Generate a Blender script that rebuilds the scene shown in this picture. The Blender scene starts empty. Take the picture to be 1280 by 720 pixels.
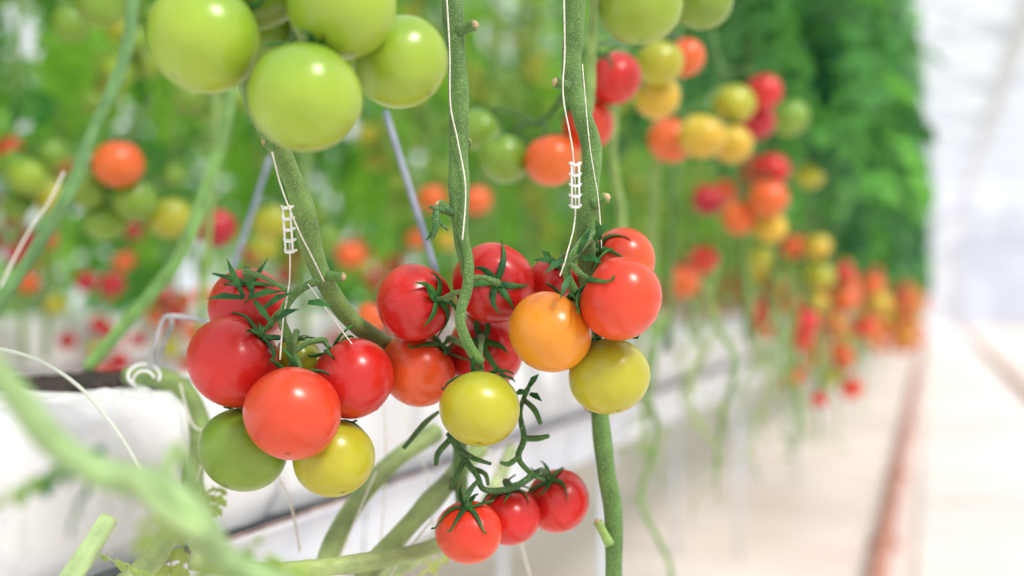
import bpy, math, random
import numpy as np
from mathutils import Vector, Matrix, noise
random.seed(7); rng=np.random.default_rng(7)
EYE=1.0
TH=math.atan(0.35); SN,CS=math.sin(TH),math.cos(TH)
def S(u,v,d): # survey bearing/elevation + distance -> metres
    return Vector(((u-640)/1500*d, d, EYE+(372-v)/1500*d))
def G(s,t,z): # greenhouse axes: along row, across, height
    return Vector((s*SN+t*CS, s*CS-t*SN, z))
def lin(c):
    return tuple(((x/255)/12.92 if x/255<0.04045 else ((x/255+0.055)/1.055)**2.4) for x in c)
# ---------------------------------------------------------------- materials
def newmat(name):
    m=bpy.data.materials.new(name); m.use_nodes=True
    nt=m.node_tree; b=nt.nodes['Principled BSDF']
    return m,nt,b
def mat(name,c1,c2=None,rough=.5,scale=20,metal=0,bump=0,spec=.5,detail=4,lo=.35,hi=.65):
    m,nt,b=newmat(name)
    c1=lin(c1); c2=lin(c2) if c2 else c1
    tc=nt.nodes.new('ShaderNodeTexCoord')
    n=nt.nodes.new('ShaderNodeTexNoise'); n.inputs['Scale'].default_value=scale; n.inputs['Detail'].default_value=detail
    nt.links.new(tc.outputs['Object'],n.inputs['Vector'])
    r=nt.nodes.new('ShaderNodeValToRGB')
    r.color_ramp.elements[0].color=(*c1,1); r.color_ramp.elements[1].color=(*c2,1)
    r.color_ramp.elements[0].position=lo; r.color_ramp.elements[1].position=hi
    nt.links.new(n.outputs['Fac'],r.inputs['Fac']); nt.links.new(r.outputs['Color'],b.inputs['Base Color'])
    b.inputs['Roughness'].default_value=rough; b.inputs['Metallic'].default_value=metal
    b.inputs['Specular IOR Level'].default_value=spec
    if bump:
        bp=nt.nodes.new('ShaderNodeBump'); bp.inputs['Strength'].default_value=bump; bp.inputs['Distance'].default_value=.002
        nt.links.new(n.outputs['Fac'],bp.inputs['Height']); nt.links.new(bp.outputs['Normal'],b.inputs['Normal'])
    return m
def attrmat(name,rough=.3,sss=0,transl=0,coat=0,spec=.5,nscale=40,namt=.12,sheen=0,speck=0,fuzz=0):
    m,nt,b=newmat(name)
    a=nt.nodes.new('ShaderNodeAttribute'); a.attribute_name='Col'
    tc=nt.nodes.new('ShaderNodeTexCoord')
    n=nt.nodes.new('ShaderNodeTexNoise'); n.inputs['Scale'].default_value=nscale; n.inputs['Detail'].default_value=4
    nt.links.new(tc.outputs['Object'],n.inputs['Vector'])
    mr=nt.nodes.new('ShaderNodeMapRange'); mr.inputs['From Min'].default_value=.3; mr.inputs['From Max'].default_value=.7
    mr.inputs['To Min'].default_value=1-namt; mr.inputs['To Max'].default_value=1+namt
    nt.links.new(n.outputs['Fac'],mr.inputs['Value'])
    mul=nt.nodes.new('ShaderNodeVectorMath'); mul.operation='SCALE'
    nt.links.new(a.outputs['Color'],mul.inputs[0]); nt.links.new(mr.outputs['Result'],mul.inputs['Scale'])
    out=mul.outputs['Vector']
    if speck:
        n2=nt.nodes.new('ShaderNodeTexNoise'); n2.inputs['Scale'].default_value=800; n2.inputs['Detail'].default_value=1
        nt.links.new(tc.outputs['Object'],n2.inputs['Vector'])
        r2=nt.nodes.new('ShaderNodeMapRange'); r2.inputs['From Min'].default_value=.6; r2.inputs['From Max'].default_value=.75; r2.inputs['To Max'].default_value=speck
        nt.links.new(n2.outputs['Fac'],r2.inputs['Value'])
        mm=nt.nodes.new('ShaderNodeMixRGB'); mm.inputs[2].default_value=(.9,.62,.35,1)
        nt.links.new(r2.outputs['Result'],mm.inputs[0]); nt.links.new(out,mm.inputs[1]); out=mm.outputs[0]
    if fuzz:
        n3=nt.nodes.new('ShaderNodeTexNoise'); n3.inputs['Scale'].default_value=900; n3.inputs['Detail'].default_value=2
        nt.links.new(tc.outputs['Object'],n3.inputs['Vector'])
        bp=nt.nodes.new('ShaderNodeBump'); bp.inputs['Strength'].default_value=fuzz; bp.inputs['Distance'].default_value=.0008
        nt.links.new(n3.outputs['Fac'],bp.inputs['Height']); nt.links.new(bp.outputs['Normal'],b.inputs['Normal'])
        r3=nt.nodes.new('ShaderNodeMapRange'); r3.inputs['From Min'].default_value=.52; r3.inputs['From Max'].default_value=.72; r3.inputs['To Max'].default_value=.4
        nt.links.new(n3.outputs['Fac'],r3.inputs['Value'])
        m3=nt.nodes.new('ShaderNodeMixRGB'); m3.inputs[2].default_value=(.5,.62,.32,1)
        nt.links.new(r3.outputs['Result'],m3.inputs[0]); nt.links.new(out,m3.inputs[1]); out=m3.outputs[0]
    nt.links.new(out,b.inputs['Base Color'])
    b.inputs['Roughness'].default_value=rough; b.inputs['Specular IOR Level'].default_value=spec
    if coat: b.inputs['Coat Weight'].default_value=coat; b.inputs['Coat Roughness'].default_value=.16
    if sheen: b.inputs['Sheen Weight'].default_value=sheen; b.inputs['Sheen Tint'].default_value=(.9,1,.8,1)
    if sss:
        b.inputs['Subsurface Weight'].default_value=sss
        b.inputs['Subsurface Radius'].default_value=(1,.35,.15); b.inputs['Subsurface Scale'].default_value=.01
    if transl:
        t=nt.nodes.new('ShaderNodeBsdfTranslucent'); mx=nt.nodes.new('ShaderNodeMixShader')
        mx.inputs[0].default_value=transl
        g=nt.nodes.new('ShaderNodeMixRGB'); g.blend_type='MULTIPLY'; g.inputs[0].default_value=1; g.inputs[2].default_value=(1.9,1.6,.7,1)
        nt.links.new(mul.outputs['Vector'],g.inputs[1]); nt.links.new(g.outputs[0],t.inputs['Color'])
        nt.links.new(b.outputs[0],mx.inputs[1]); nt.links.new(t.outputs[0],mx.inputs[2])
        nt.links.new(mx.outputs[0],nt.nodes['Material Output'].inputs['Surface'])
    return m
M_TOM=attrmat('tomato_skin',rough=.3,sss=.08,spec=.5,coat=.15,nscale=28,namt=.1,speck=.06)
M_LEAF=attrmat('tomato_leaf',rough=.42,transl=.4,spec=.45,nscale=30,namt=.3)
M_STEM=attrmat('tomato_stem',rough=.6,spec=.3,nscale=45,namt=.3,sheen=.2,fuzz=.5)
M_CAL=mat('calyx_green',(24,78,38),(64,124,56),rough=.55,scale=60,spec=.3)
M_WHITE=mat('white_plastic',(226,228,224),(240,241,240),rough=.4,scale=8)
M_TUBE=mat('drip_tube_plastic',(186,194,180),(206,212,198),rough=.5,scale=8)
M_STRING=mat('twine',(205,202,185),(238,234,222),rough=.8,scale=400,bump=.5)
M_BAG=mat('slab_film',(200,202,206),(240,241,243),rough=.36,scale=9,bump=.6,lo=.3,hi=.52)
M_GUT=mat('gutter_paint',(210,218,230),(236,240,245),rough=.35,scale=5)
M_RUST=mat('rusty_lip',(104,56,36),(190,160,140),rough=.75,scale=14,lo=.5,hi=.68)
M_SOIL=mat('coco_substrate',(20,16,15),(70,58,52),rough=.95,scale=90,bump=1)
M_STEEL=mat('galvanised_wire',(150,152,158),(205,206,210),rough=.35,metal=.6,scale=60)
M_ROD=mat('grey_blue_rod',(112,122,142),(150,158,172),rough=.5,scale=40)
M_FLOOR=mat('pale_concrete',(226,207,200),(243,232,227),rough=.7,scale=1.3,detail=8,lo=.3,hi=.7)
M_RAIL=mat('painted_pipe_rail',(164,100,82),(196,142,124),rough=.5,scale=7)
M_STRIP=mat('aisle_slab',(230,222,219),(241,236,234),rough=.6,scale=2)
M_FRAME=mat('white_steel',(214,222,234),(232,237,244),rough=.4,scale=3)
M_WALL=mat('end_wall_panel',(234,238,245),(244,246,250),rough=.5,scale=1)
M_DOOR=mat('door_panel',(206,214,228),(218,225,236),rough=.45,scale=1)
def glassmat():
    m,nt,b=newmat('greenhouse_glass')
    t=nt.nodes.new('ShaderNodeBsdfTransparent'); g=nt.nodes.new('ShaderNodeBsdfGlossy'); g.inputs['Roughness'].default_value=.1
    mx=nt.nodes.new('ShaderNodeMixShader'); mx.inputs[0].default_value=.05
    nt.links.new(t.outputs[0],mx.inputs[1]); nt.links.new(g.outputs[0],mx.inputs[2]); nt.links.new(mx.outputs[0],nt.nodes['Material Output'].inputs['Surface'])
    return m
M_GLASS=glassmat()
# ---------------------------------------------------------------- mesh builder
class MB:
    def __init__(s): s.v=[];s.f=[];s.c=[];s.m=[];s.n=0
    def add(s,v,f,col=(1,1,1),mi=0):
        v=np.asarray(v,dtype=float).reshape(-1,3)
        c=np.asarray(col,dtype=float)
        if c.ndim==1: c=np.tile(c,(len(v),1))
        s.v.append(v); s.c.append(c)
        s.f.extend([tuple(i+s.n for i in q) for q in f]); s.m.extend([mi]*len(f)); s.n+=len(v)
    def obj(s,name,mats,parent=None,smooth=True):
        me=bpy.data.meshes.new(name); V=np.concatenate(s.v); C=np.concatenate(s.c)
        me.from_pydata(V.tolist(),[],s.f)
        a=me.color_attributes.new('Col','FLOAT_COLOR','POINT')
        a.data.foreach_set('color',np.hstack([C,np.ones((len(C),1))]).ravel())
        for m in mats: me.materials.append(m)
        me.polygons.foreach_set('material_index',s.m)
        me.polygons.foreach_set('use_smooth',[smooth]*len(s.f)); me.update()
        o=bpy.data.objects.new(name,me); bpy.context.collection.objects.link(o)
        if parent: o.parent=parent
        return o
def empty(name,loc=(0,0,0)):
    e=bpy.data.objects.new(name,None); e.empty_display_size=.02; bpy.context.collection.objects.link(e); return e
def catmull(P,R,sub=6):
    P=[Vector(p) for p in P]; out=[];ro=[]
    n=len(P)
    for i in range(n-1):
        p0=P[max(i-1,0)];p1=P[i];p2=P[i+1];p3=P[min(i+2,n-1)]
        for k in range(sub):
            t=k/sub;t2=t*t;t3=t2*t
            out.append(.5*((2*p1)+(-p0+p2)*t+(2*p0-5*p1+4*p2-p3)*t2+(-p0+3*p1-3*p2+p3)*t3)); ro.append(R[i]*(1-t)+R[i+1]*t)
    out.append(P[-1]);ro.append(R[-1]); return out,ro
def tube(mb,P,R,col=(1,1,1),mi=0,seg=10,sub=6,bumpy=0):
    if not hasattr(R,'__len__'): R=[R]*len(P)
    if len(P)>1 and sub>1: P,R=catmull(P,R,sub)
    P=[Vector(p) for p in P]
    V=[];F=[];C=[]
    T0=(P[1]-P[0]).normalized(); N=T0.orthogonal().normalized()
    for i,p in enumerate(P):
        T=(P[min(i+1,len(P)-1)]-P[max(i-1,0)])
        if T.length<1e-9: T=T0
        T.normalize(); N=(N-T*N.dot(T)); N.normalize(); B=T.cross(N)
        r=R[i]
        if bumpy: r*=1+bumpy*noise.noise(p*28)
        for k in range(seg):
            a=2*math.pi*k/seg
            rr=r*(1+(.03*math.cos(4*a) if bumpy else 0))
            V.append(p+(N*math.cos(a)+B*math.sin(a))*rr)
            f=1+.12*math.cos(4*a)+.3*noise.noise(p*14) if bumpy else 1
            C.append((col[0]*f,col[1]*f,col[2]*f))
    for i in range(len(P)-1):
        for k in range(seg):
            k2=(k+1)%seg; F.append((i*seg+k,i*seg+k2,(i+1)*seg+k2,(i+1)*seg+k))
    F.append(tuple(range(seg-1,-1,-1))); F.append(tuple((len(P)-1)*seg+k for k in range(seg)))
    mb.add([tuple(v) for v in V],F,C,mi)
def box(mb,corners8,col=(1,1,1),mi=0):
    mb.add(corners8,[(0,3,2,1),(4,5,6,7),(0,1,5,4),(1,2,6,5),(2,3,7,6),(3,0,4,7)],col,mi)
def gbox(mb,s0,s1,t0,t1,z0,z1,mi=0,col=(1,1,1)):
    box(mb,[G(s0,t0,z0),G(s0,t1,z0),G(s1,t1,z0),G(s1,t0,z0),G(s0,t0,z1),G(s0,t1,z1),G(s1,t1,z1),G(s1,t0,z1)],col,mi)
# ---------------------------------------------------------------- tomatoes
PAL={'red':((206,34,24),(190,24,24)),'crim':((180,18,38),(190,28,36)),'ored':((220,70,32),(208,42,24)),'or':((226,106,36),(224,88,32)),
 'rdor':((226,90,38),(212,54,26)),'yor':((232,150,34),(230,124,34)),'yel':((216,176,46),(206,184,54)),'yg':((182,178,40),(156,168,46)),'gr':((126,160,46),(98,142,42)),'pgr':((152,180,52),(116,154,42))}
def sphere_t(ns,nr,seed=0):
    V=[(0,0,1)]
    for i in range(1,nr):
        ph=math.pi*i/nr
        for k in range(ns):
            a=2*math.pi*k/ns; V.append((math.sin(ph)*math.cos(a),math.sin(ph)*math.sin(a),math.cos(ph)))
    V.append((0,0,-1)); V=np.array(V)
    F=[(0,1+k,1+(k+1)%ns) for k in range(ns)]
    for i in range(nr-2):
        for k in range(ns):
            a=1+i*ns;F.append((a+k,a+ns+k,a+ns+(k+1)%ns,a+(k+1)%ns))
    L=len(V)-1;b=1+(nr-2)*ns
    F+=[(L,b+(k+1)%ns,b+k) for k in range(ns)]
    return V,F
TPL={}
def tomato(mb,c,R,kind,axis,ns=56,nr=36,mi=0):
    key=(ns,nr)
    if key not in TPL: TPL[key]=sphere_t(ns,nr)
    V,F=TPL[key]; V=V.copy()
    ph=np.arccos(np.clip(V[:,2],-1,1)); az=np.arctan2(V[:,1],V[:,0]); s=random.random()*6
    lob=1+.02*np.cos(5*az+s)*np.sin(ph)*(V[:,2]*.5+.6)+.014*np.cos(2*az+s*2)*np.sin(ph)
    z=V[:,2]*.93
    z=z-.15*np.exp(-(ph/.3)**2)+.02*np.exp(-((math.pi-ph)/.08)**2)*-1
    W=np.stack([V[:,0]*lob,V[:,1]*lob,z],1)
    b,t=[np.array(lin(x)) for x in PAL[kind]]
    mix=np.clip((V[:,2]+.2)*.9+.25*np.sin(az*2+s)*np.sin(ph),0,1)[:,None]
    C=b*(1-mix)+t*mix
    dot=np.exp(-((math.pi-ph)/.05)**2)[:,None]
    C=C*(1-dot*.7)
    j=1+random.uniform(-.06,.06); C=C*j
    q=Vector((0,0,1)).rotation_difference(Vector(axis).normalized()).to_matrix()
    Wd=(W*R)@np.array(q).T+np.array(c)
    mb.add(Wd,F,C,mi)
    return q
def calyx(mb,c,R,axis,mi=1,n=6,L=.85,col=None):
    q=Vector((0,0,1)).rotation_difference(Vector(axis).normalized()).to_matrix()
    off=random.random()*6
    col=col or (1,1,1)
    for k in range(n):
        a=off+2*math.pi*k/n+random.uniform(-.25,.25); l=L*random.uniform(.8,1.2); cu=random.uniform(.0,1.0); sw=random.uniform(-.6,.6)
        V=[];m=9
        for i in range(m+1):
            t=i/m; rad=l*t*(1-.12*cu*t*t)
            surf=.93*math.sqrt(max(0,1-min(rad,.95)**2))-.15*math.exp(-(math.asin(min(rad,.95))/.3)**2)
            h=surf+.03+cu*max(0,t-.25)**1.6*.9
            aa=a+sw*t*t
            w=.1*(math.sin(math.pi*min(1,(t*.85+.15)))**.8)*(1-.6*t)+.002
            d=Vector((math.cos(aa),math.sin(aa),0)); sd=Vector((-d.y,d.x,0))
            p=d*rad+Vector((0,0,h))
            for o,hh in ((-1,.03),(0,0),(1,.03)):
                V.append(Vector(c)+q@((p+sd*w*o+Vector((0,0,hh)))*R))
        F=[]
        for i in range(m):
            for o in range(2): F.append((i*3+o,i*3+o+1,i*3+o+4,i*3+o+3))
        V2=[v-(q@Vector((0,0,.028*R))) for v in V]; nn=len(V)
        F2=[tuple(nn+x for x in reversed(f)) for f in F]
        E=[(i*3,(i+1)*3,(i+1)*3+nn,i*3+nn) for i in range(m)]+[((i+1)*3+2,i*3+2,i*3+2+nn,(i+1)*3+2+nn) for i in range(m)]
        mb.add([tuple(v) for v in V+V2],F+F2+E,col,mi)
SG=lin((86,124,58)); SGD=lin((54,98,46)); SGL=lin((134,166,88))
placed=[]
def fg_truss(name,toms,rachis,rr=.0032,stalk_col=SG,hi=True,ext=None):
    e=empty(name)
    rp=[S(*p) for p in rachis]
    st=MB()
    if len(rp)>1: tube(st,rp,[rr*1.3]+[rr]*(len(rp)-1),stalk_col,0,12,8,bumpy=.25)
    dense,_=catmull(rp,[1]*len(rp),6) if len(rp)>1 else (rp,0)
    cm=MB()
    for i,(u,v,r,kind,d,ax) in enumerate(sorted(toms,key=lambda x:x[4])):
        d0=d
        while True:
            c=S(u,v,d);R=r*d/1500
            if all((c-c2).length>=(R+R2)*.965 for c2,R2 in placed) or d>1.5*d0: break
            d+=.003
        placed.append((c,R))
        axis=Vector((ax[0],-ax[2],ax[1])).normalized()
        mb=MB(); tomato(mb,c,R*1.02,kind,axis); mb.obj('tomato_%d'%(i+1),[M_TOM],e)
        calyx(cm,c,R*1.02,axis,0,n=random.choice((5,6,6)),L=random.uniform(.85,1.05) if hi else .7)
        top=c+axis*R*.8; nd=min(dense,key=lambda p:(p-(c+axis*R*1.5)).length)
        mid=top+axis*R*.38
        tube(st,[top,mid*.6+top*.4,mid,mid.lerp(nd,.5)+Vector((0,0,R*.08)),nd],[.002,.0018,.003,.002,.0024],stalk_col,0,10,5)
    cm.obj('calyxes',[M_CAL],e); st.obj('stalk',[M_STEM],e)
    return e
A=[(310,382,48,'red',1.0,(.1,.65,.6)),(292,452,58,'red',.965,(.72,.7,.15)),(366,517,60,'ored',.925,(0,.8,-.6)),(441,473,52,'red',.965,(-.6,.75,-.1)),
 (304,562,54,'gr',.975,(.3,.8,-.5)),(417,573,50,'yg',.975,(-.3,.8,-.5)),(372,447,28,'yg',1.0,(0,.8,.2))]
fg_truss('tomato_truss',A,[(412,348,.965),(385,356,.955),(364,372,.95),(352,398,.945),(362,425,.95),(366,455,.965)])
B=[(518,378,48,'red',.985,(.72,.1,.6)),(522,461,48,'rdor',.955,(.65,.6,.1)),(606,440,47,'red',1.01,(-.05,.35,.9)),(617,354,50,'red',.99,(.08,0,1)),(600,511,49,'yg',.945,(0,.8,-.5))]
fg_truss('tomato_truss',B,[(577,288,.95),(586,325,.945),(584,360,.94),(575,398,.935),(586,432,.945),(600,452,.955)],rr=.0042)
C=[(776,373,53,'ored',.925,(-.8,.5,-.1)),(687,415,52,'yor',.94,(.55,.75,-.2)),(761,470,50,'yg',.955,(-.2,.8,-.4)),(778,327,42,'rdor',1.0,(-.75,.3,.3)),(688,350,28,'red',1.02,(.3,.6,.5)),(735,352,26,'red',1.03,(0,.5,.5))]
fg_truss('tomato_truss',C,[(740,292,.95),(722,312,.94),(708,336,.94),(716,360,.945),(730,392,.95)],rr=.0038)
D=[(586,665,41,'ored',.98,(-.05,.95,.3)),(637,645,38,'red',1.0,(-.1,.9,.15)),(697,626,40,'red',1.01,(-.35,.8,.45))]
fg_truss('tomato_truss',D,[(566,546,1.0),(578,570,1.0),(596,594,.99),(606,612,.99),(640,610,1.0),(672,590,1.0)],rr=.0028,stalk_col=SGD)
E=[(381,122,70,'pgr',.76,(0,.9,-.3)),(255,48,70,'pgr',.77,(.4,.7,-.4)),(428,8,68,'pgr',.76,(-.2,.9,-.2)),(502,78,58,'pgr',.80,(-.6,.7,-.2)),(345,40,56,'gr',.84,(0,.9,-.2)),(320,-20,60,'gr',.8,(0,.9,-.2)),(415,60,40,'gr',.88,(0,.9,-.1))]
fg_truss('tomato_truss',E,[(330,170,.86),(345,110,.85),(365,50,.84),(375,-20,.8)],hi=False)
F=[(800,6,51,'pgr',1.2,(0,.9,-.2)),(878,0,38,'gr',1.3,(0,.9,-.2))]
fg_truss('tomato_truss',F,[(740,20,1.2),(770,-40,1.2),(830,-60,1.25)],hi=False)
Gt=[(768,98,34,'red',1.4,(-.5,.7,.1)),(735,157,33,'ored',1.42,(-.6,.6,.1)),(690,200,34,'or',1.4,(-.2,.85,0)),(631,197,33,'gr',1.4,(.3,.8,0)),(600,162,27,'gr',1.5,(.5,.7,0)),
 (824,78,30,'yg',1.55,(-.3,.8,0)),(822,122,28,'yel',1.58,(-.3,.8,0)),(856,72,25,'or',1.62,(-.4,.8,0))]
fg_truss('tomato_truss',Gt,[(730,60,1.38),(712,100,1.38),(690,140,1.4),(672,155,1.42)],stalk_col=SGD)
H=[(918,130,26,'yg',2.0,(0,.9,0)),(954,115,24,'red',2.05,(-.3,.9,0)),(945,152,24,'crim',2.06,(-.3,.9,0)),(877,170,29,'yel',1.9,(.1,.9,0)),(838,175,29,'or',1.9,(.4,.8,0)),(915,180,25,'yel',1.98,(0,.9,0)),(987,147,24,'gr',2.2,(-.4,.8,0))]
fg_truss('tomato_truss',H,[(890,40,2.0),(900,90,2.0),(905,130,2.02)],hi=False)
I=[(965,212,22,'red',2.4,(0,.9,0)),(960,248,25,'or',2.35,(0,.9,0)),(923,273,21,'or',2.4,(.3,.9,0)),(885,250,20,'crim',2.5,(.4,.9,0)),(963,285,20,'yel',2.4,(0,.9,0)),(942,212,18,'red',2.5,(0,.9,0)),(905,240,17,'or',2.55,(0,.9,0)),(1012,218,18,'yg',2.7,(0,.9,0))]
fg_truss('tomato_truss',I,[(930,150,2.45),(935,190,2.45),(940,230,2.45)],hi=False)
J=[(880,325,19,'ored',2.5,(0,.9,0)),(852,352,22,'or',2.4,(.2,.9,0)),(862,335,15,'red',2.6,(.1,.9,0))]
fg_truss('tomato_truss',J,[(866,270,2.5),(868,300,2.5),(866,320,2.5)],hi=False)
J2=[(1022,308,17,'yel',2.9,(0,.9,0)),(992,308,16,'or',2.9,(0,.9,0)),(950,320,16,'yg',2.8,(0,.9,0)),(1026,345,18,'yg',2.9,(0,.9,0)),(985,380,15,'or',3.0,(0,.9,0)),(1005,402,19,'red',2.9,(0,.9,0)),(1002,425,14,'ored',2.95,(0,.9,0)),(1055,375,17,'or',3.2,(0,.9,0)),(1058,350,14,'or',3.3,(0,.9,0)),(1020,380,15,'yel',3.1,(0,.9,0)),(1090,355,15,'or',3.6,(0,.9,0)),(1100,378,14,'yel',3.8,(0,.9,0)),(1056,445,13,'or',3.2,(0,.9,0)),(1024,499,10,'red',3.0,(0,.9,0)),(988,476,12,'or',3.0,(0,.9,0)),(1082,408,13,'ored',3.5,(0,.9,0))]
fg_truss('tomato_truss',J2,[(1010,240,3.0),(1015,300,3.0),(1018,350,3.0),(1016,400,3.0)],hi=False)
K=[(148,205,31,'or',1.7,(0,.9,0)),(110,235,27,'gr',1.74,(.3,.8,0)),(132,275,27,'gr',1.74,(0,.9,0)),(170,250,28,'gr',1.72,(0,.9,0)),(212,272,27,'yg',1.75,(-.2,.9,0)),(270,285,25,'crim',1.9,(-.3,.9,0))]
fg_truss('tomato_truss',K,[(190,120,1.75),(170,170,1.75),(175,215,1.78)],hi=False)
K2=[(237,122,22,'gr',1.9),(262,135,20,'gr',1.95),(125,5,32,'gr',1.6),(90,30,24,'gr',1.8),(340,278,24,'yg',2.1),(405,298,20,'gr',2.2),(330,310,18,'yg',2.2),(595,250,20,'or',2.3),(540,248,18,'or',2.4),(466,395,19,'or',1.6),(438,318,19,'or',2.6),
 (12,188,18,'ored',2.6),(75,205,14,'or',2.9),(38,228,17,'yg',2.6),(140,355,16,'crim',2.7),(108,352,14,'crim',2.7),(152,328,13,'or',2.8),(255,368,13,'or',2.8),(318,318,14,'crim',2.7),(84,426,12,'crim',3.0),(132,413,11,'crim',3.0),(172,425,10,'crim',3.0),(20,318,14,'crim',2.8),(60,300,12,'or',2.9),(218,218,14,'gr',2.6),(560,300,14,'yel',3),(520,300,13,'or',3)]
def mass(name,toms):
    mb=MB()
    for (u,v,r,kind,d) in toms:
        c=S(u,v,d);R=r*d/1500; axis=Vector((random.uniform(-.4,.4),random.uniform(-.3,.3),1))
        tomato(mb,c,R,kind,axis,24,16,0); calyx(mb,c,R,axis,1,5,.7)
        tube(mb,[c+Vector((0,0,R*.75)),c+Vector((.008,.0,R*1.6)),c+Vector((.02,.02,R*3.2))],.0025,SG,2,6,3)
    mb.obj(name,[M_TOM,M_CAL,M_STEM])
mass('background_tomatoes',K2)
# ---------------------------------------------------------------- procedural trusses along rows
def rand_truss(mb,p,n,kinds,L=.2,R0=.034,res=(16,11)):
    pts=[]
    q=[p+Vector((0,0,0)),p+Vector((.01,0,-L*.4)),p+Vector((0,.01,-L))]
    tube(mb,q,.003,SG,2,6,3)
    for i in range(n):
        for tr in range(20):
            f=(i+.5)/n; a=random.random()*6.28; R=R0*random.uniform(.8,1.1)
            c=p+Vector((math.cos(a)*R*1.1,math.sin(a)*R*1.1,-L*f-.01))
            if all((c-x).length>(R+r)*.93 for x,r in pts): break
        else: continue
        pts.append((c,R)); k=random.choice(kinds)
        ax=Vector((p.x-c.x,p.y-c.y,.06)).normalized()
        tomato(mb,c,R,k,ax,res[0],res[1],0); calyx(mb,c,R,ax,1,5,.7)
RK=['red','ored','or','or','or','or','yor','yel','yel','yor','yg']
mb=MB()
s=3.4
while s<28:
    for k in range(2):
        z=EYE+random.choice([random.uniform(-.1,.12),random.uniform(-.02,.22),random.uniform(-.02,.12)])
        tt=(-.34 if s<5 else -.2)+random.uniform(-.1,.1)
        rand_truss(mb,G(s+random.uniform(-.1,.1),tt,z),random.randint(4,7),RK,L=random.uniform(.16,.26))
    s+=.38+.02*s
mb.obj('ripening_tomato_trusses',[M_TOM,M_CAL,M_STEM])
mb=MB()
row_t=-2.3
s=.5
while s<24:
    for k in range(2):
        rand_truss(mb,G(s+random.uniform(-.15,.15),row_t+.25+random.uniform(-.15,.2),EYE+random.uniform(-.12,.28)),random.randint(3,6),['crim','red','crim','ored','or','yg'],L=random.uniform(.14,.24),R0=.032)
    for k in range(5):
        rand_truss(mb,G(s+random.uniform(-.15,.15),row_t+.55+random.uniform(-.15,.2),EYE+random.uniform(.3,1.3)),random.randint(3,5),['gr','pgr','yg','gr','pgr'],L=random.uniform(.12,.2))
    s+=.36
mb.obj('neighbour_row_tomato_trusses',[M_TOM,M_CAL,M_STEM])
# ---------------------------------------------------------------- foliage
def leaf_template():
    V=[];F=[]
    def leaflet(base,ang,L,W):
        n0=len(V); m=6
        d=np.array([math.cos(ang),math.sin(ang),0]); sd=np.array([-d[1],d[0],0])
        tooth=[0,.75,1.05,.7,.85,.45,0]
        for i in range(m+1):
            t=i/m; p=np.array(base)+d*L*t+np.array([0,0,-.25*L*t*t])
            w=W*tooth[i]*(.9+.2*((i*7)%3)/2)
            V.append(p-sd*w+np.array([0,0,.18*w]));V.append(p);V.append(p+sd*w+np.array([0,0,.18*w]))
        for i in range(m):
            for o in range(2): F.append((n0+i*3+o,n0+i*3+o+1,n0+i*3+o+4,n0+i*3+o+3))
    for x,sc in ((.25,.55),(.47,.85),(.7,.9)):
        for sg in (1,-1): leaflet((x,0,-.12*x*x),sg*1.05,.38*sc,.13*sc)
    leaflet((.85,0,-.1),0,.42,.15)
    n0=len(V)
    for i in range(5):
        x=i/4*.88; V.append(np.array([x,-.012,-.12*x*x]));V.append(np.array([x,.012,-.12*x*x]))
    for i in range(4): F.append((n0+i*2,n0+i*2+1,n0+i*2+3,n0+i*2+2))
    return np.array(V),F
LV,LF=leaf_template(); LFa=np.array(LF)
def foliage(name,pos,scale,cols,droop=(.3,1.2)):
    n=len(pos); yaw=rng.uniform(0,2*math.pi,n); pit=rng.uniform(*droop,n); rol=rng.uniform(-.7,.7,n)
    V=np.zeros((n,len(LV),3))
    for i in range(n):
        R=Matrix.Rotation(yaw[i],3,'Z')@Matrix.Rotation(pit[i],3,'Y')@Matrix.Rotation(rol[i],3,'X')
        V[i]=((LV-np.array([.5,0,0]))*scale[i])@np.array(R).T+pos[i]
    Fa=(LFa[None]+np.arange(n)[:,None,None]*len(LV)).reshape(-1,4)
    me=bpy.data.meshes.new(name); me.from_pydata(V.reshape(-1,3).tolist(),[],Fa.tolist())
    a=me.color_attributes.new('Col','FLOAT_COLOR','POINT')
    C=np.repeat(cols,len(LV),0); a.data.foreach_set('color',np.hstack([C,np.ones((len(C),1))]).ravel())
    me.materials.append(M_LEAF); me.polygons.foreach_set('use_smooth',[True]*len(Fa))
    o=bpy.data.objects.new(name,me); bpy.context.collection.objects.link(o); return o
def cols(n,a,b,p=1):
    a=np.array(lin(a));b=np.array(lin(b)); k=rng.random((n,1))**p; return a*(1-k)+b*k
n=2500
s=2.5+26*rng.random(n)**1.4; t=-.64+.52*rng.random(n); t=t+np.where(s>5,.05*np.sin(s*1.3),0); z=rng.random(n)
zb=EYE+np.clip(.36-.05*(s-2.5),.1,.36)
zz=zb+.08+z**1.2*(1.7)
pos=np.array([G(a,b,c) for a,b,c in zip(s,t,zz)])
foliage('tomato_row_foliage',pos,rng.uniform(.18,.32,n),cols(n,(18,80,48),(108,184,98),1.5))
n=3400
s=.3+26*rng.random(n)**1.2; t=-2.6+.75*rng.random(n); zz=EYE+.16+rng.random(n)*2.0
pos=np.array([G(a,b,c) for a,b,c in zip(s,t,zz)])
foliage('neighbour_row_foliage',pos,rng.uniform(.16,.3,n),cols(n,(38,112,40),(146,206,74),1.1))
n=2000
s=0+28*rng.random(n); t=-4.5+.9*rng.random(n); zz=EYE+.0+rng.random(n)**1.1*2.2
pos=np.array([G(a,b,c) for a,b,c in zip(s,t,zz)])
foliage('far_row_foliage',pos,rng.uniform(.35,.5,n),cols(n,(60,134,50),(126,184,76)))
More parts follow.
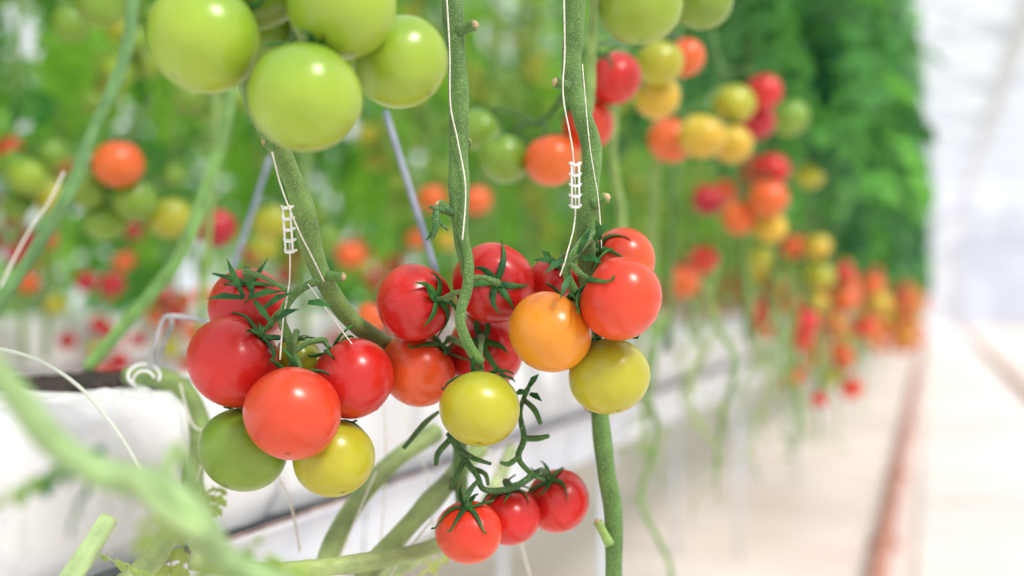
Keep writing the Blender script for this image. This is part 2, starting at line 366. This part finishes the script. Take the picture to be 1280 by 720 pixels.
def row_stems(name,t0,s0,s1,step,z0,z1,col,r=.008):
    mb=MB(); s=s0
    while s<s1:
        ss=s+random.uniform(-.1,.1); tt=t0+random.uniform(-.1,.1); dx=random.uniform(-.25,.1)
        P=[G(ss+dx*(z1-z)*.3+random.uniform(-.02,.02),tt+random.uniform(-.02,.02),z) for z in np.linspace(z0,z1,6)]
        tube(mb,P,r,col,0,7,3,bumpy=.15); s+=step
    mb.obj(name,[M_STEM])
row_stems('row_plant_stems',-.42,2.2,24,.45,.9,2.7,SG)
row_stems('neighbour_row_stems',-2.0,.3,24,.33,.85,2.9,SGL,.008)
row_stems('back_row_stems',-1.15,1.6,16,.5,.9,2.9,SGL,.006)
# ---------------------------------------------------------------- hanging vines beneath row
mb=MB()
for i in range(60):
    s=1.75+6*(i/60)+random.uniform(-.1,.1); t=-.34+random.uniform(-.14,.1)
    z=EYE+random.uniform(-.08,.06); L=random.uniform(.2,.48); P=[]
    for k in range(6):
        f=k/5; P.append(G(s+random.uniform(-.04,.04),t+random.uniform(-.03,.03),z-L*f))
    tube(mb,P,[.0045]*4+[.003,.001],lin(random.choice([(142,168,92),(118,154,74),(160,176,110)])),0,6,4)
    for k in range(8):
        p=P[random.randint(1,5)]; q=p+Vector((random.uniform(-.05,.05),random.uniform(-.03,.03),random.uniform(-.05,.01)))
        tube(mb,[p,q],[.0024,.001],lin((130,164,86)),0,5,1)
mb.obj('hanging_bare_truss_stalks',[M_STEM])
# ---------------------------------------------------------------- foreground stems
def stub(mb,p,dirv,L=.018,r=.006,col=SG):
    d=Vector(dirv).normalized()
    tube(mb,[p,p+d*L*.6,p+d*L,p+d*(L+.001)],[r*1.1,r*.9,r*1.05,r*.5],col,0,10,3,bumpy=.2)
    tube(mb,[p+d*(L+.0005),p+d*(L+.003)],[r*.85,r*.4],lin((190,160,120)),0,8,1)
pl=empty('tomato_plant')
mb=MB()
tube(mb,[S(563,-60,.97),S(566,20,.97),S(573,110,.968),S(573,200,.965),S(576,290,.96),S(584,335,.965),S(590,400,1.06),S(585,480,1.1),S(575,560,1.12),S(578,640,1.15)],[.0088,.0085,.008,.008,.0076,.006,.006,.007,.007,.007],SG,0,16,10,bumpy=.25)
stub(mb,S(574,38,.965),(.8,-.4,.2),.014,.005); stub(mb,S(573,268,.963),(-.9,-.3,.4),.018,.005); stub(mb,S(574,180,.965),(.7,.5,.3),.008,.005)
mb.obj('stem',[M_STEM],pl)
mb=MB(); tube(mb,[S(573,268,.96),S(548,262,.95),S(545,280,.945),S(540,300,.945)],[.004,.003,.0035,.001],SGD,0,8,5)
for a,b in (((548,262),(536,258)),((546,275),(560,288)),((541,290),(533,300))):
    tube(mb,[S(*a,.948),S(*b,.945)],[.002,.001],SGD,0,6,1)
mb.obj('withered_leaf_stalk',[M_STEM],pl)
pl=empty('tomato_plant'); mb=MB()
tube(mb,[S(722,-60,.98),S(719,20,.98),S(714,90,.98),S(728,145,.975),S(740,190,.975),S(736,250,.97),S(732,300,.98),S(738,380,1.03),S(744,450,1.05),S(750,520,1.04),S(758,590,1.03),S(767,650,1.03),S(766,780,1.03)],[.0092,.0088,.0085,.008,.008,.008,.0076,.0076,.0076,.0078,.008,.008,.008],SG,0,16,10,bumpy=.25)
stub(mb,S(712,108,.975),(-.9,-.3,.2),.012,.005); stub(mb,S(742,255,.965),(.8,-.4,.4),.012,.005); stub(mb,S(762,680,1.02),(-.45,-.2,.85),.022,.004,SGL); stub(mb,S(748,505,1.03),(-.8,-.3,-.2),.01,.005)
mb.obj('stem',[M_STEM],pl)
pl=empty('tomato_plant'); mb=MB()
tube(mb,[S(296,60,.9),S(318,130,.9),S(348,185,.92),S(374,245,.94),S(388,305,.955),S(405,350,.965),S(432,392,.985),S(462,418,1.01),S(500,440,1.05)],[.006,.007,.0085,.009,.009,.0085,.008,.0075,.007],lin((106,138,70)),0,16,10,bumpy=.22)
stub(mb,S(410,345,.96),(.9,-.2,-.05),.012,.0045); stub(mb,S(345,180,.915),(-.8,-.3,.3),.008)
mb.obj('stem',[M_STEM],pl)
for P,r,c in (
 ([(172,-40,1.35),(160,50,1.35),(148,95,1.35),(118,160,1.34),(88,235,1.33),(52,300,1.32),(-10,395,1.3)],.007,lin((104,150,88))),
 ([(292,90,1.45),(283,150,1.45),(262,225,1.45),(222,325,1.43),(165,395,1.42),(108,462,1.4)],.008,lin((118,164,84))),
 ([(768,120,1.5),(766,200,1.5),(776,262,1.52),(778,330,1.55)],.006,SGL),
 ([(742,-40,1.15),(740,60,1.2),(736,140,1.2)],.005,SGL),
 ([(822,60,2.0),(822,180,2.0),(816,300,2.0),(820,420,2.1)],.008,SGL),
 ([(160,470,1.24),(205,474,1.21),(238,498,1.2),(252,545,1.18),(240,600,1.17),(246,640,1.17)],.0105,lin((122,146,80))),
 ([(395,735,1.06),(420,672,1.1),(455,615,1.14),(500,570,1.18),(545,540,1.22)],.009,lin((142,164,102))),
 ([(455,720,1.04),(490,680,1.08),(540,625,1.12),(600,560,1.2)],.0095,lin((136,158,96))),
 ([(240,700,.95),(330,715,.98),(440,705,1.0),(520,690,1.04),(575,672,1.1)],.0075,lin((152,170,108))),
 ([(150,735,1.0),(190,700,1.02),(215,660,1.05),(240,610,1.1)],.009,lin((148,170,112))),
 ([(75,740,.85),(110,690,.86),(135,650,.88)],.007,lin((154,178,122))),
 ([(460,730,1.2),(520,700,1.2),(600,640,1.25),(640,560,1.3)],.007,lin((164,180,128))),
 ):
    mb=MB(); tube(mb,[S(*p) for p in P],r,c,0,14,8,bumpy=.25)
    mb.obj('tomato_vine_stem',[M_STEM])
for P in ([(482,140,1.25),(512,235,1.22),(545,340,1.2)],[(338,195,1.5),(310,280,1.48),(282,360,1.46)]):
    mb=MB(); tube(mb,[S(*p) for p in P],.0036,(1,1,1),0,10,4); mb.obj('support_rod',[M_ROD])
mb=MB()
def twig(pts,r=.0024,col=SGD): tube(mb,[S(*p) for p in pts],[r]*(len(pts)-1)+[r*.6],col,0,8,5,bumpy=.3)
twig([(505,560,1.02),(530,530,1.01),(548,515,1.0)]); twig([(566,546,1.0),(548,566,.995),(545,582,.99)]); twig([(572,560,1.0),(590,572,.99),(614,580,.985)])
twig([(580,575,1.0),(572,592,.99),(562,612,.985)]); twig([(588,585,1.0),(606,592,.99),(610,606,.98)])
twig([(660,485,1.0),(650,515,1.0),(655,548,.995),(648,572,.99),(664,592,.985),(680,600,.98)]); twig([(655,548,.995),(672,548,.99),(686,545,.985)]); twig([(650,520,1.0),(636,508,.99),(622,512,.985)])
twig([(650,570,.99),(636,580,.985),(626,578,.98)]); twig([(655,500,1.0),(668,512,.99),(676,530,.985)]);twig([(664,592,.985),(655,602,.98),(640,606,.98)])
twig([(560,545,1.0),(572,530,1.01),(575,500,1.04)])
mb.obj('bare_truss_stalk',[M_STEM])
mb=MB()
for (u,v,d,du,dv) in ((700,330,.92,-35,-5),(705,325,.92,-25,18),(722,318,.92,18,-35),(742,300,.92,22,-22),(728,322,.92,26,8),(712,345,.92,-12,30),(750,300,.93,-6,-26),(660,485,.99,14,-18),(660,490,.99,-20,4),(662,492,.99,16,10),(690,330,.93,-14,-18),
   (305,372,.93,-22,-50),(305,372,.93,-48,2),(312,372,.93,46,-8),(318,376,.93,26,34),(330,385,.93,38,-20),(345,400,.93,30,-14),(385,378,.93,30,6)):
    a=S(u,v,d);b=S(u+du,v+dv,d-.012); m=a.lerp(b,.5)+Vector((0,-.006,.002))
    w=(b-a).cross(Vector((0,1,0))).normalized()*.0026
    V=[a-w*.6,a+w*.6,m-w,m+w,b]; mb.add([tuple(x) for x in V],[(0,1,3,2),(2,3,4)])
mb.obj('loose_sepals',[M_CAL])
# ---------------------------------------------------------------- strings and clips
def string(P,r=.0007):
    mb=MB(); tube(mb,[S(*p) for p in P],r,(1,1,1),0,7,6); mb.obj('support_twine',[M_STRING])
string([(556,-40,.955),(562,60,.955),(563,130,.953),(572,175,.953),(582,235,.95),(578,300,.94)])
string([(704,-40,.965),(706,60,.965),(704,120,.962),(716,190,.955),(719,270,.955),(708,320,.935),(700,345,.93)])
string([(340,190,.90),(352,235,.92),(372,285,.925),(392,325,.935),(405,352,.95)])
string([(362,300,.93),(362,350,.93),(354,400,.93),(350,450,.925)])
string([(728,80,.96),(737,180,.955),(748,250,.955),(752,310,.95)],.0005)
string([(385,355,.935),(425,410,.96),(440,430,.95)],.0006)
string([(0,360,1.25),(30,300,1.27),(60,255,1.27),(80,215,1.28)],.0015)
string([(200,640,1.08),(185,700,1.02),(170,735,1.0)],.0012);string([(225,480,1.17),(240,530,1.16),(262,548,1.16),(240,610,1.16)],.0011)
string([(500,500,1.25),(520,560,1.2),(535,600,1.2),(545,720,1.15)],.0008);string([(470,590,1.13),(440,660,1.08),(410,735,1.05)],.001);string([(540,650,1.1),(500,700,1.05),(480,735,1.03)],.001)
string([(325,560,1.1),(360,620,1.1),(375,690,1.1)],.0012);string([(610,560,1.2),(640,640,1.2),(665,730,1.2)],.001);string([(480,500,1.2),(482,600,1.2),(470,730,1.2)],.0008)
def clip(u,v,d,h,tilt=0):
    mb=MB(); c=S(u,v,d); k=d/1500
    for i in range(5):
        z=c.z+(i-2)*h*k/4.4; x=c.x+tilt*(i-2)*k
        w=7*k
        tube(mb,[Vector((x-w,d,z+2*k)),Vector((x-w*.6,d-.004,z-1*k)),Vector((x,d-.006,z-2*k)),Vector((x+w*.6,d-.004,z-1*k)),Vector((x+w,d,z+2*k)),Vector((x+w*.7,d+.005,z+1*k)),Vector((x-w*.7,d+.005,z+1*k)),Vector((x-w,d,z+2*k))],.0009,(1,1,1),0,8,4)
    for dx in (-4.5,4.5):
        tube(mb,[Vector((c.x+dx*k-2*tilt*k,d-.004,c.z-h*k/2)),Vector((c.x+dx*k+2*tilt*k,d-.004,c.z+h*k/2))],.0009,(1,1,1),0,8,1)
    mb.obj('truss_clip',[M_WHITE])
clip(361,287,.93,60,-1); clip(719,232,.95,58,0)
# ---------------------------------------------------------------- near out-of-focus vine at left
pl=empty('near_tomato_vine'); mb=MB()
tube(mb,[S(-60,400,.5),S(10,480,.52),S(60,545,.54),S(120,588,.55),(S(200,612,.56)),S(245,655,.57),S(290,705,.6),S(380,745,.62)],[.005,.006,.007,.0075,.008,.008,.007,.006],lin((146,178,118)),0,14,8,bumpy=.2)
tube(mb,[S(120,590,.55),S(170,605,.55),S(205,640,.55),S(250,665,.56)],[.004]*4,lin((156,184,122)),0,10,6)
tube(mb,[S(200,610,.56),S(222,560,.57),S(240,600,.58),S(262,650,.6)],[.003]*4,lin((146,176,112)),0,10,6)
mb.obj('stem',[M_STEM],pl)
LP=((112,588,.56),(95,575,.56),(45,600,.55),(340,700,.64),(225,640,.58),(390,712,.7),(270,705,.6),(300,690,.62),(360,715,.66))
n=len(LP)
pos=np.array([S(*p) for p in LP])
lc=cols(n,(120,164,92),(164,188,128)); lc[0]=lin((20,100,70)); lc[1]=lin((40,118,78))
o=foliage('leaves',pos,np.array([.045,.045,.04,.06,.045,.06,.05,.05,.05]),lc); o.parent=pl
LP=((255,640,1.1),(240,665,1.08),(215,690,1.05),(265,620,1.12),(520,690,1.1),(560,690,1.15),(150,700,.95))
n=len(LP); foliage('low_side_leaves',np.array([S(*p) for p in LP]),np.full(n,.06),cols(n,(124,160,88),(170,188,130)))
mb=MB(); tube(mb,[S(-30,430,.9),S(40,447,.88),S(95,480,.86),(S(140,530,.85)),S(178,590,.85)],.0014,(1,1,1),0,8,6); mb.obj('drip_irrigation_tube',[M_TUBE])
mb=MB()
tube(mb,[S(186,462,1.16),S(193,435,1.15),S(203,402,1.14),S(212,395,1.14),S(240,398,1.14),S(268,404,1.13)],.0024,(1,1,1),0,8,6)
tube(mb,[S(196,462,1.17),S(204,432,1.16),S(214,408,1.15),S(214,397,1.14)],.0024,(1,1,1),0,8,6)
mb.obj('wire_bracket',[M_STEEL])
mb=MB()
tube(mb,[S(180+20*math.cos(a),470-16*math.sin(a)*.9,1.15+.02*math.sin(a)) for a in np.linspace(-.4,4.2,12)],.0016,(1,1,1),0,8,4)
tube(mb,[S(180+14*math.cos(a),478-16*math.sin(a)*.9,1.13) for a in np.linspace(.4,3.2,8)],.0014,(1,1,1),0,8,4)
mb.obj('hose_clip',[M_WHITE])
# ---------------------------------------------------------------- gutters with slabs
def gutter(name,t0,s0,s1,zt,near=False):
    e=empty(name); H=.15
    prof=[(.0,-.15),(.012,-.11),(.014,-.05),(.004,-.018),(-.02,0),(-.08,.004),(-.13,.003),(-.19,.002),(-.235,-.01),(-.25,-.03),(-.255,-.15)]
    mb=MB(); ss=s0
    while ss<s1:
        L=1.0; m=40 if ss<3 else 8; V=[];F=[]
        for i in range(m+1):
            f=i/m; pin=min(1,(min(f,1-f)*14))**.5
            for (a,b) in prof:
                zz=zt-H+(b+H)*(.6+.4*pin)
                p=G(ss+f*L*.99,t0+(a+.125)*(.93+.07*pin)-.125,zz)
                w=noise.noise(p*9)*.008+noise.noise(p*28)*.005+noise.noise(Vector((p.x*70,p.y*70,p.z*25)))*.002
                V.append(tuple(p+Vector((w*CS,-w*SN,w*.6))))
        k=len(prof)
        for i in range(m):
            for j in range(k-1): F.append((i*k+j,(i+1)*k+j,(i+1)*k+j+1,i*k+j+1))
        F.append(tuple(range(k))); F.append(tuple(m*k+j for j in range(k-1,-1,-1)))
        mb.add(V,F); ss+=L
    mb.obj('slab_bags',[M_BAG],e)
    mb=MB(); zb=zt-H
    sec=[(.022,-.035),(.03,-.028),(.03,-.036),(.012,-.045),(.006,-.13),(-.03,-.15),(-.22,-.15),(-.262,-.13),(-.27,-.04),(-.28,-.03),(-.268,-.03),(-.25,-.115),(-.22,-.13),(-.03,-.13),(-.004,-.115)]
    V=[];F=[];k=len(sec)
    for sx in (s0,s1): V+=[tuple(G(sx,t0+a,zb+b+.03)) for a,b in sec]
    for j in range(k): F.append((j,k+j,k+(j+1)%k,(j+1)%k))
    mb.add(V,F); mb.obj('trough',[M_GUT],e,smooth=False)
    mb=MB(); tube(mb,[G(x,t0+.028,zb+.0) for x in np.arange(s0,s1,.5)],.0026,(1,1,1),0,8,1); mb.obj('lip',[M_RUST],e)
    mb=MB(); x=.62
    while x<s1:
        for tt in (.0,-.24): tube(mb,[G(x,t0+tt,0.0),G(x,t0+tt,zb-.1)],.01,(1,1,1),0,10,1)
        tube(mb,[G(x,t0+.03,zb-.12),G(x,t0-.27,zb-.12)],.01,(1,1,1),0,8,1); x+=2
    mb.obj('stand_legs',[M_FRAME],e)
gutter('growing_gutter',-.70,-.8,36,.905)
gutter('growing_gutter',-2.2,-1.0,36,.95)
gutter('growing_gutter',-4.0,-1.0,36,.95)
e=empty('opened_substrate_bag'); mb=MB(); V=[];F=[];ns,nt_=26,14
for i in range(ns+1):
    for j in range(nt_+1):
        fi,fj=i/ns,j/nt_; ed=min(fi,1-fi,fj,1-fj)
        p=G(.93+.25*fi,-.93+.15*fj,.905)
        V.append((p.x,p.y,.897+min(1,ed*8)*.018+noise.noise(p*60)*.008*min(1,ed*8)))
for i in range(ns):
    for j in range(nt_): F.append((i*(nt_+1)+j,(i+1)*(nt_+1)+j,(i+1)*(nt_+1)+j+1,i*(nt_+1)+j+1))
mb.add(V,F); mb.obj('substrate',[M_SOIL],e)
mb=MB(); V=[];F=[]
m=30
for i in range(m+1):
    f=i/m
    for k2,(a,b) in enumerate(((0,-.004),(.004,.006),(-.004,.010+.008*noise.noise(Vector((f*9,0,0)))),(-.03,.006+.012*noise.noise(Vector((f*14,3,0)))))):
        q=G(.8+.4*f,-.745+a+.006*noise.noise(Vector((f*16,5,0))),.9+b); V.append(tuple(q))
for i in range(m):
    for j in range(3): F.append((i*4+j,(i+1)*4+j,(i+1)*4+j+1,i*4+j+1))
mb.add(V,F); mb.obj('torn_film_edge',[M_BAG],e)
mb=MB()
for sx in (1.32,1.55,1.62,2.0,2.2,2.5,2.9):
    tube(mb,[G(sx,-.66,.84),G(sx+.01,-.655,.75),G(sx+.015,-.67,.6)],.0016,(1,1,1),0,7,4)
mb.obj('gutter_hanger_wires',[M_STEEL])
# ---------------------------------------------------------------- greenhouse shell
mb=MB(); mb.add([G(-4,-14,0),G(-4,6,0),G(46,6,0),G(46,-14,0)],[(0,1,2,3)]); mb.obj('floor',[M_FLOOR],smooth=False)
mb=MB(); gbox(mb,-4,44.4,-.05,.78,.001,.02); mb.obj('aisle_walkway',[M_STRIP],smooth=False)
for t0 in (-.176,.92):
    mb=MB(); tube(mb,[G(-4,t0,.05),G(44.4,t0,.05)],.03,(1,1,1),0,12,1)
    for x in np.arange(-3,44,2): gbox(mb,x,x+.06,t0-.06,t0+.06,0,.03)
    mb.obj('pipe_rail',[M_RAIL])
mb=MB(); gbox(mb,45,45.15,-14,6,0,5.6); mb.obj('wall_end',[M_WALL],smooth=False)
mb=MB()
for tt in np.arange(-13,6,1.2): gbox(mb,44.9,45,tt-.04,tt+.04,0,5.6)
for z in (.9,2.6,4.0,5.5): gbox(mb,44.88,44.98,-14,6,z-.04,z+.04)
mb.obj('trim_1',[M_FRAME],smooth=False)
e=empty('door_1'); mb=MB(); gbox(mb,44.75,44.86,1.15,3.7,0.02,3.2); mb.obj('panel',[M_DOOR],e,smooth=False)
mb=MB(); gbox(mb,44.7,44.88,1.0,1.15,0,3.35); gbox(mb,44.7,44.88,3.7,3.85,0,3.35); gbox(mb,44.7,44.88,1.0,3.85,3.2,3.35); gbox(mb,44.68,44.75,2.38,2.46,.1,3.2); mb.obj('frame',[M_FRAME],e,smooth=False)
mb=MB(); gbox(mb,-4,45,6,6.12,0,1.0); 
for x in np.arange(-4,45,2): gbox(mb,x,x+.08,6,6.1,1,4.3)
gbox(mb,-4,45,6,6.1,4.2,4.35); mb.obj('wall_right',[M_FRAME],smooth=False)
mb=MB(); mb.add([G(-4,6.05,1),G(45,6.05,1),G(45,6.05,4.2),G(-4,6.05,4.2)],[(0,1,2,3)]); mb.obj('window_1',[M_GLASS],smooth=False)
mb=MB(); gbox(mb,-4,45,-14.12,-14,0,1.0)
for x in np.arange(-4,45,2): gbox(mb,x,x+.08,-14.1,-14,1,4.3)
mb.obj('wall_left',[M_FRAME],smooth=False)
mb=MB()
for x in np.arange(0,45,4):
    gbox(mb,x,x+.1,-14,6,4.25,4.37)
    for tt0 in (-14,-9,-4,1):
        tube(mb,[G(x,tt0,4.3),G(x,tt0+2.5,5.4),G(x,tt0+5,4.3)],.05,(1,1,1),0,8,1)
        for q in (.8,1.7,2.5,3.3,4.2): tube(mb,[G(x,tt0+q,4.3),G(x,tt0+q,4.3+1.1*(1-abs(q-2.5)/2.5))],.025,(1,1,1),0,6,1)
for tt in (-14,-9,-4,1,6): gbox(mb,-4,45,tt-.12,tt+.12,4.2,4.32)
for tt in np.arange(-14,6,2.5): gbox(mb,-4,45,tt-.03,tt+.03,4.9 if (tt+14)%5 else 4.3,4.96 if (tt+14)%5 else 4.36)
mb.obj('roof_trusses',[M_FRAME],smooth=False)
mb=MB()
for tt0 in (-14,-9,-4,1):
    mb.add([G(-4,tt0,4.34),G(45,tt0,4.34),G(45,tt0+2.5,5.44),G(-4,tt0+2.5,5.44),G(45,tt0+5,4.34),G(-4,tt0+5,4.34)],[(0,1,2,3),(3,2,4,5)])
mb.obj('ceiling',[M_GLASS],smooth=False)
# ---------------------------------------------------------------- light
w=bpy.data.worlds.new('overcast_sky'); bpy.context.scene.world=w; w.use_nodes=True
nt=w.node_tree; bg=nt.nodes['Background']
tc=nt.nodes.new('ShaderNodeTexCoord'); sx=nt.nodes.new('ShaderNodeSeparateXYZ'); rp=nt.nodes.new('ShaderNodeValToRGB')
nt.links.new(tc.outputs['Generated'],sx.inputs[0]); nt.links.new(sx.outputs['Z'],rp.inputs['Fac']); nt.links.new(rp.outputs['Color'],bg.inputs['Color'])
rp.color_ramp.elements[0].color=(.78,.82,.87,1); rp.color_ramp.elements[1].color=(1,1,1,1); rp.color_ramp.elements[1].position=.6
bg.inputs['Strength'].default_value=1.15
L=bpy.data.lights.new('sun','SUN'); L.energy=2.9; L.angle=math.radians(16); L.color=(1,.96,.9)
o=bpy.data.objects.new('sun',L); bpy.context.collection.objects.link(o)
o.rotation_euler=Vector((-.5,.55,-.85)).to_track_quat('-Z','Y').to_euler()
# ---------------------------------------------------------------- camera
cd=bpy.data.cameras.new('camera'); cam=bpy.data.objects.new('camera',cd); bpy.context.collection.objects.link(cam)
cam.location=(0,0,EYE); cam.rotation_euler=(math.pi/2,0,0)
cd.sensor_width=36; cd.lens=36*1500/1280; cd.shift_y=12/1280; cd.clip_start=.05
cd.dof.use_dof=True; cd.dof.focus_distance=.94; cd.dof.aperture_fstop=2.1
bpy.context.scene.camera=cam
bpy.context.scene.view_settings.view_transform='Standard'
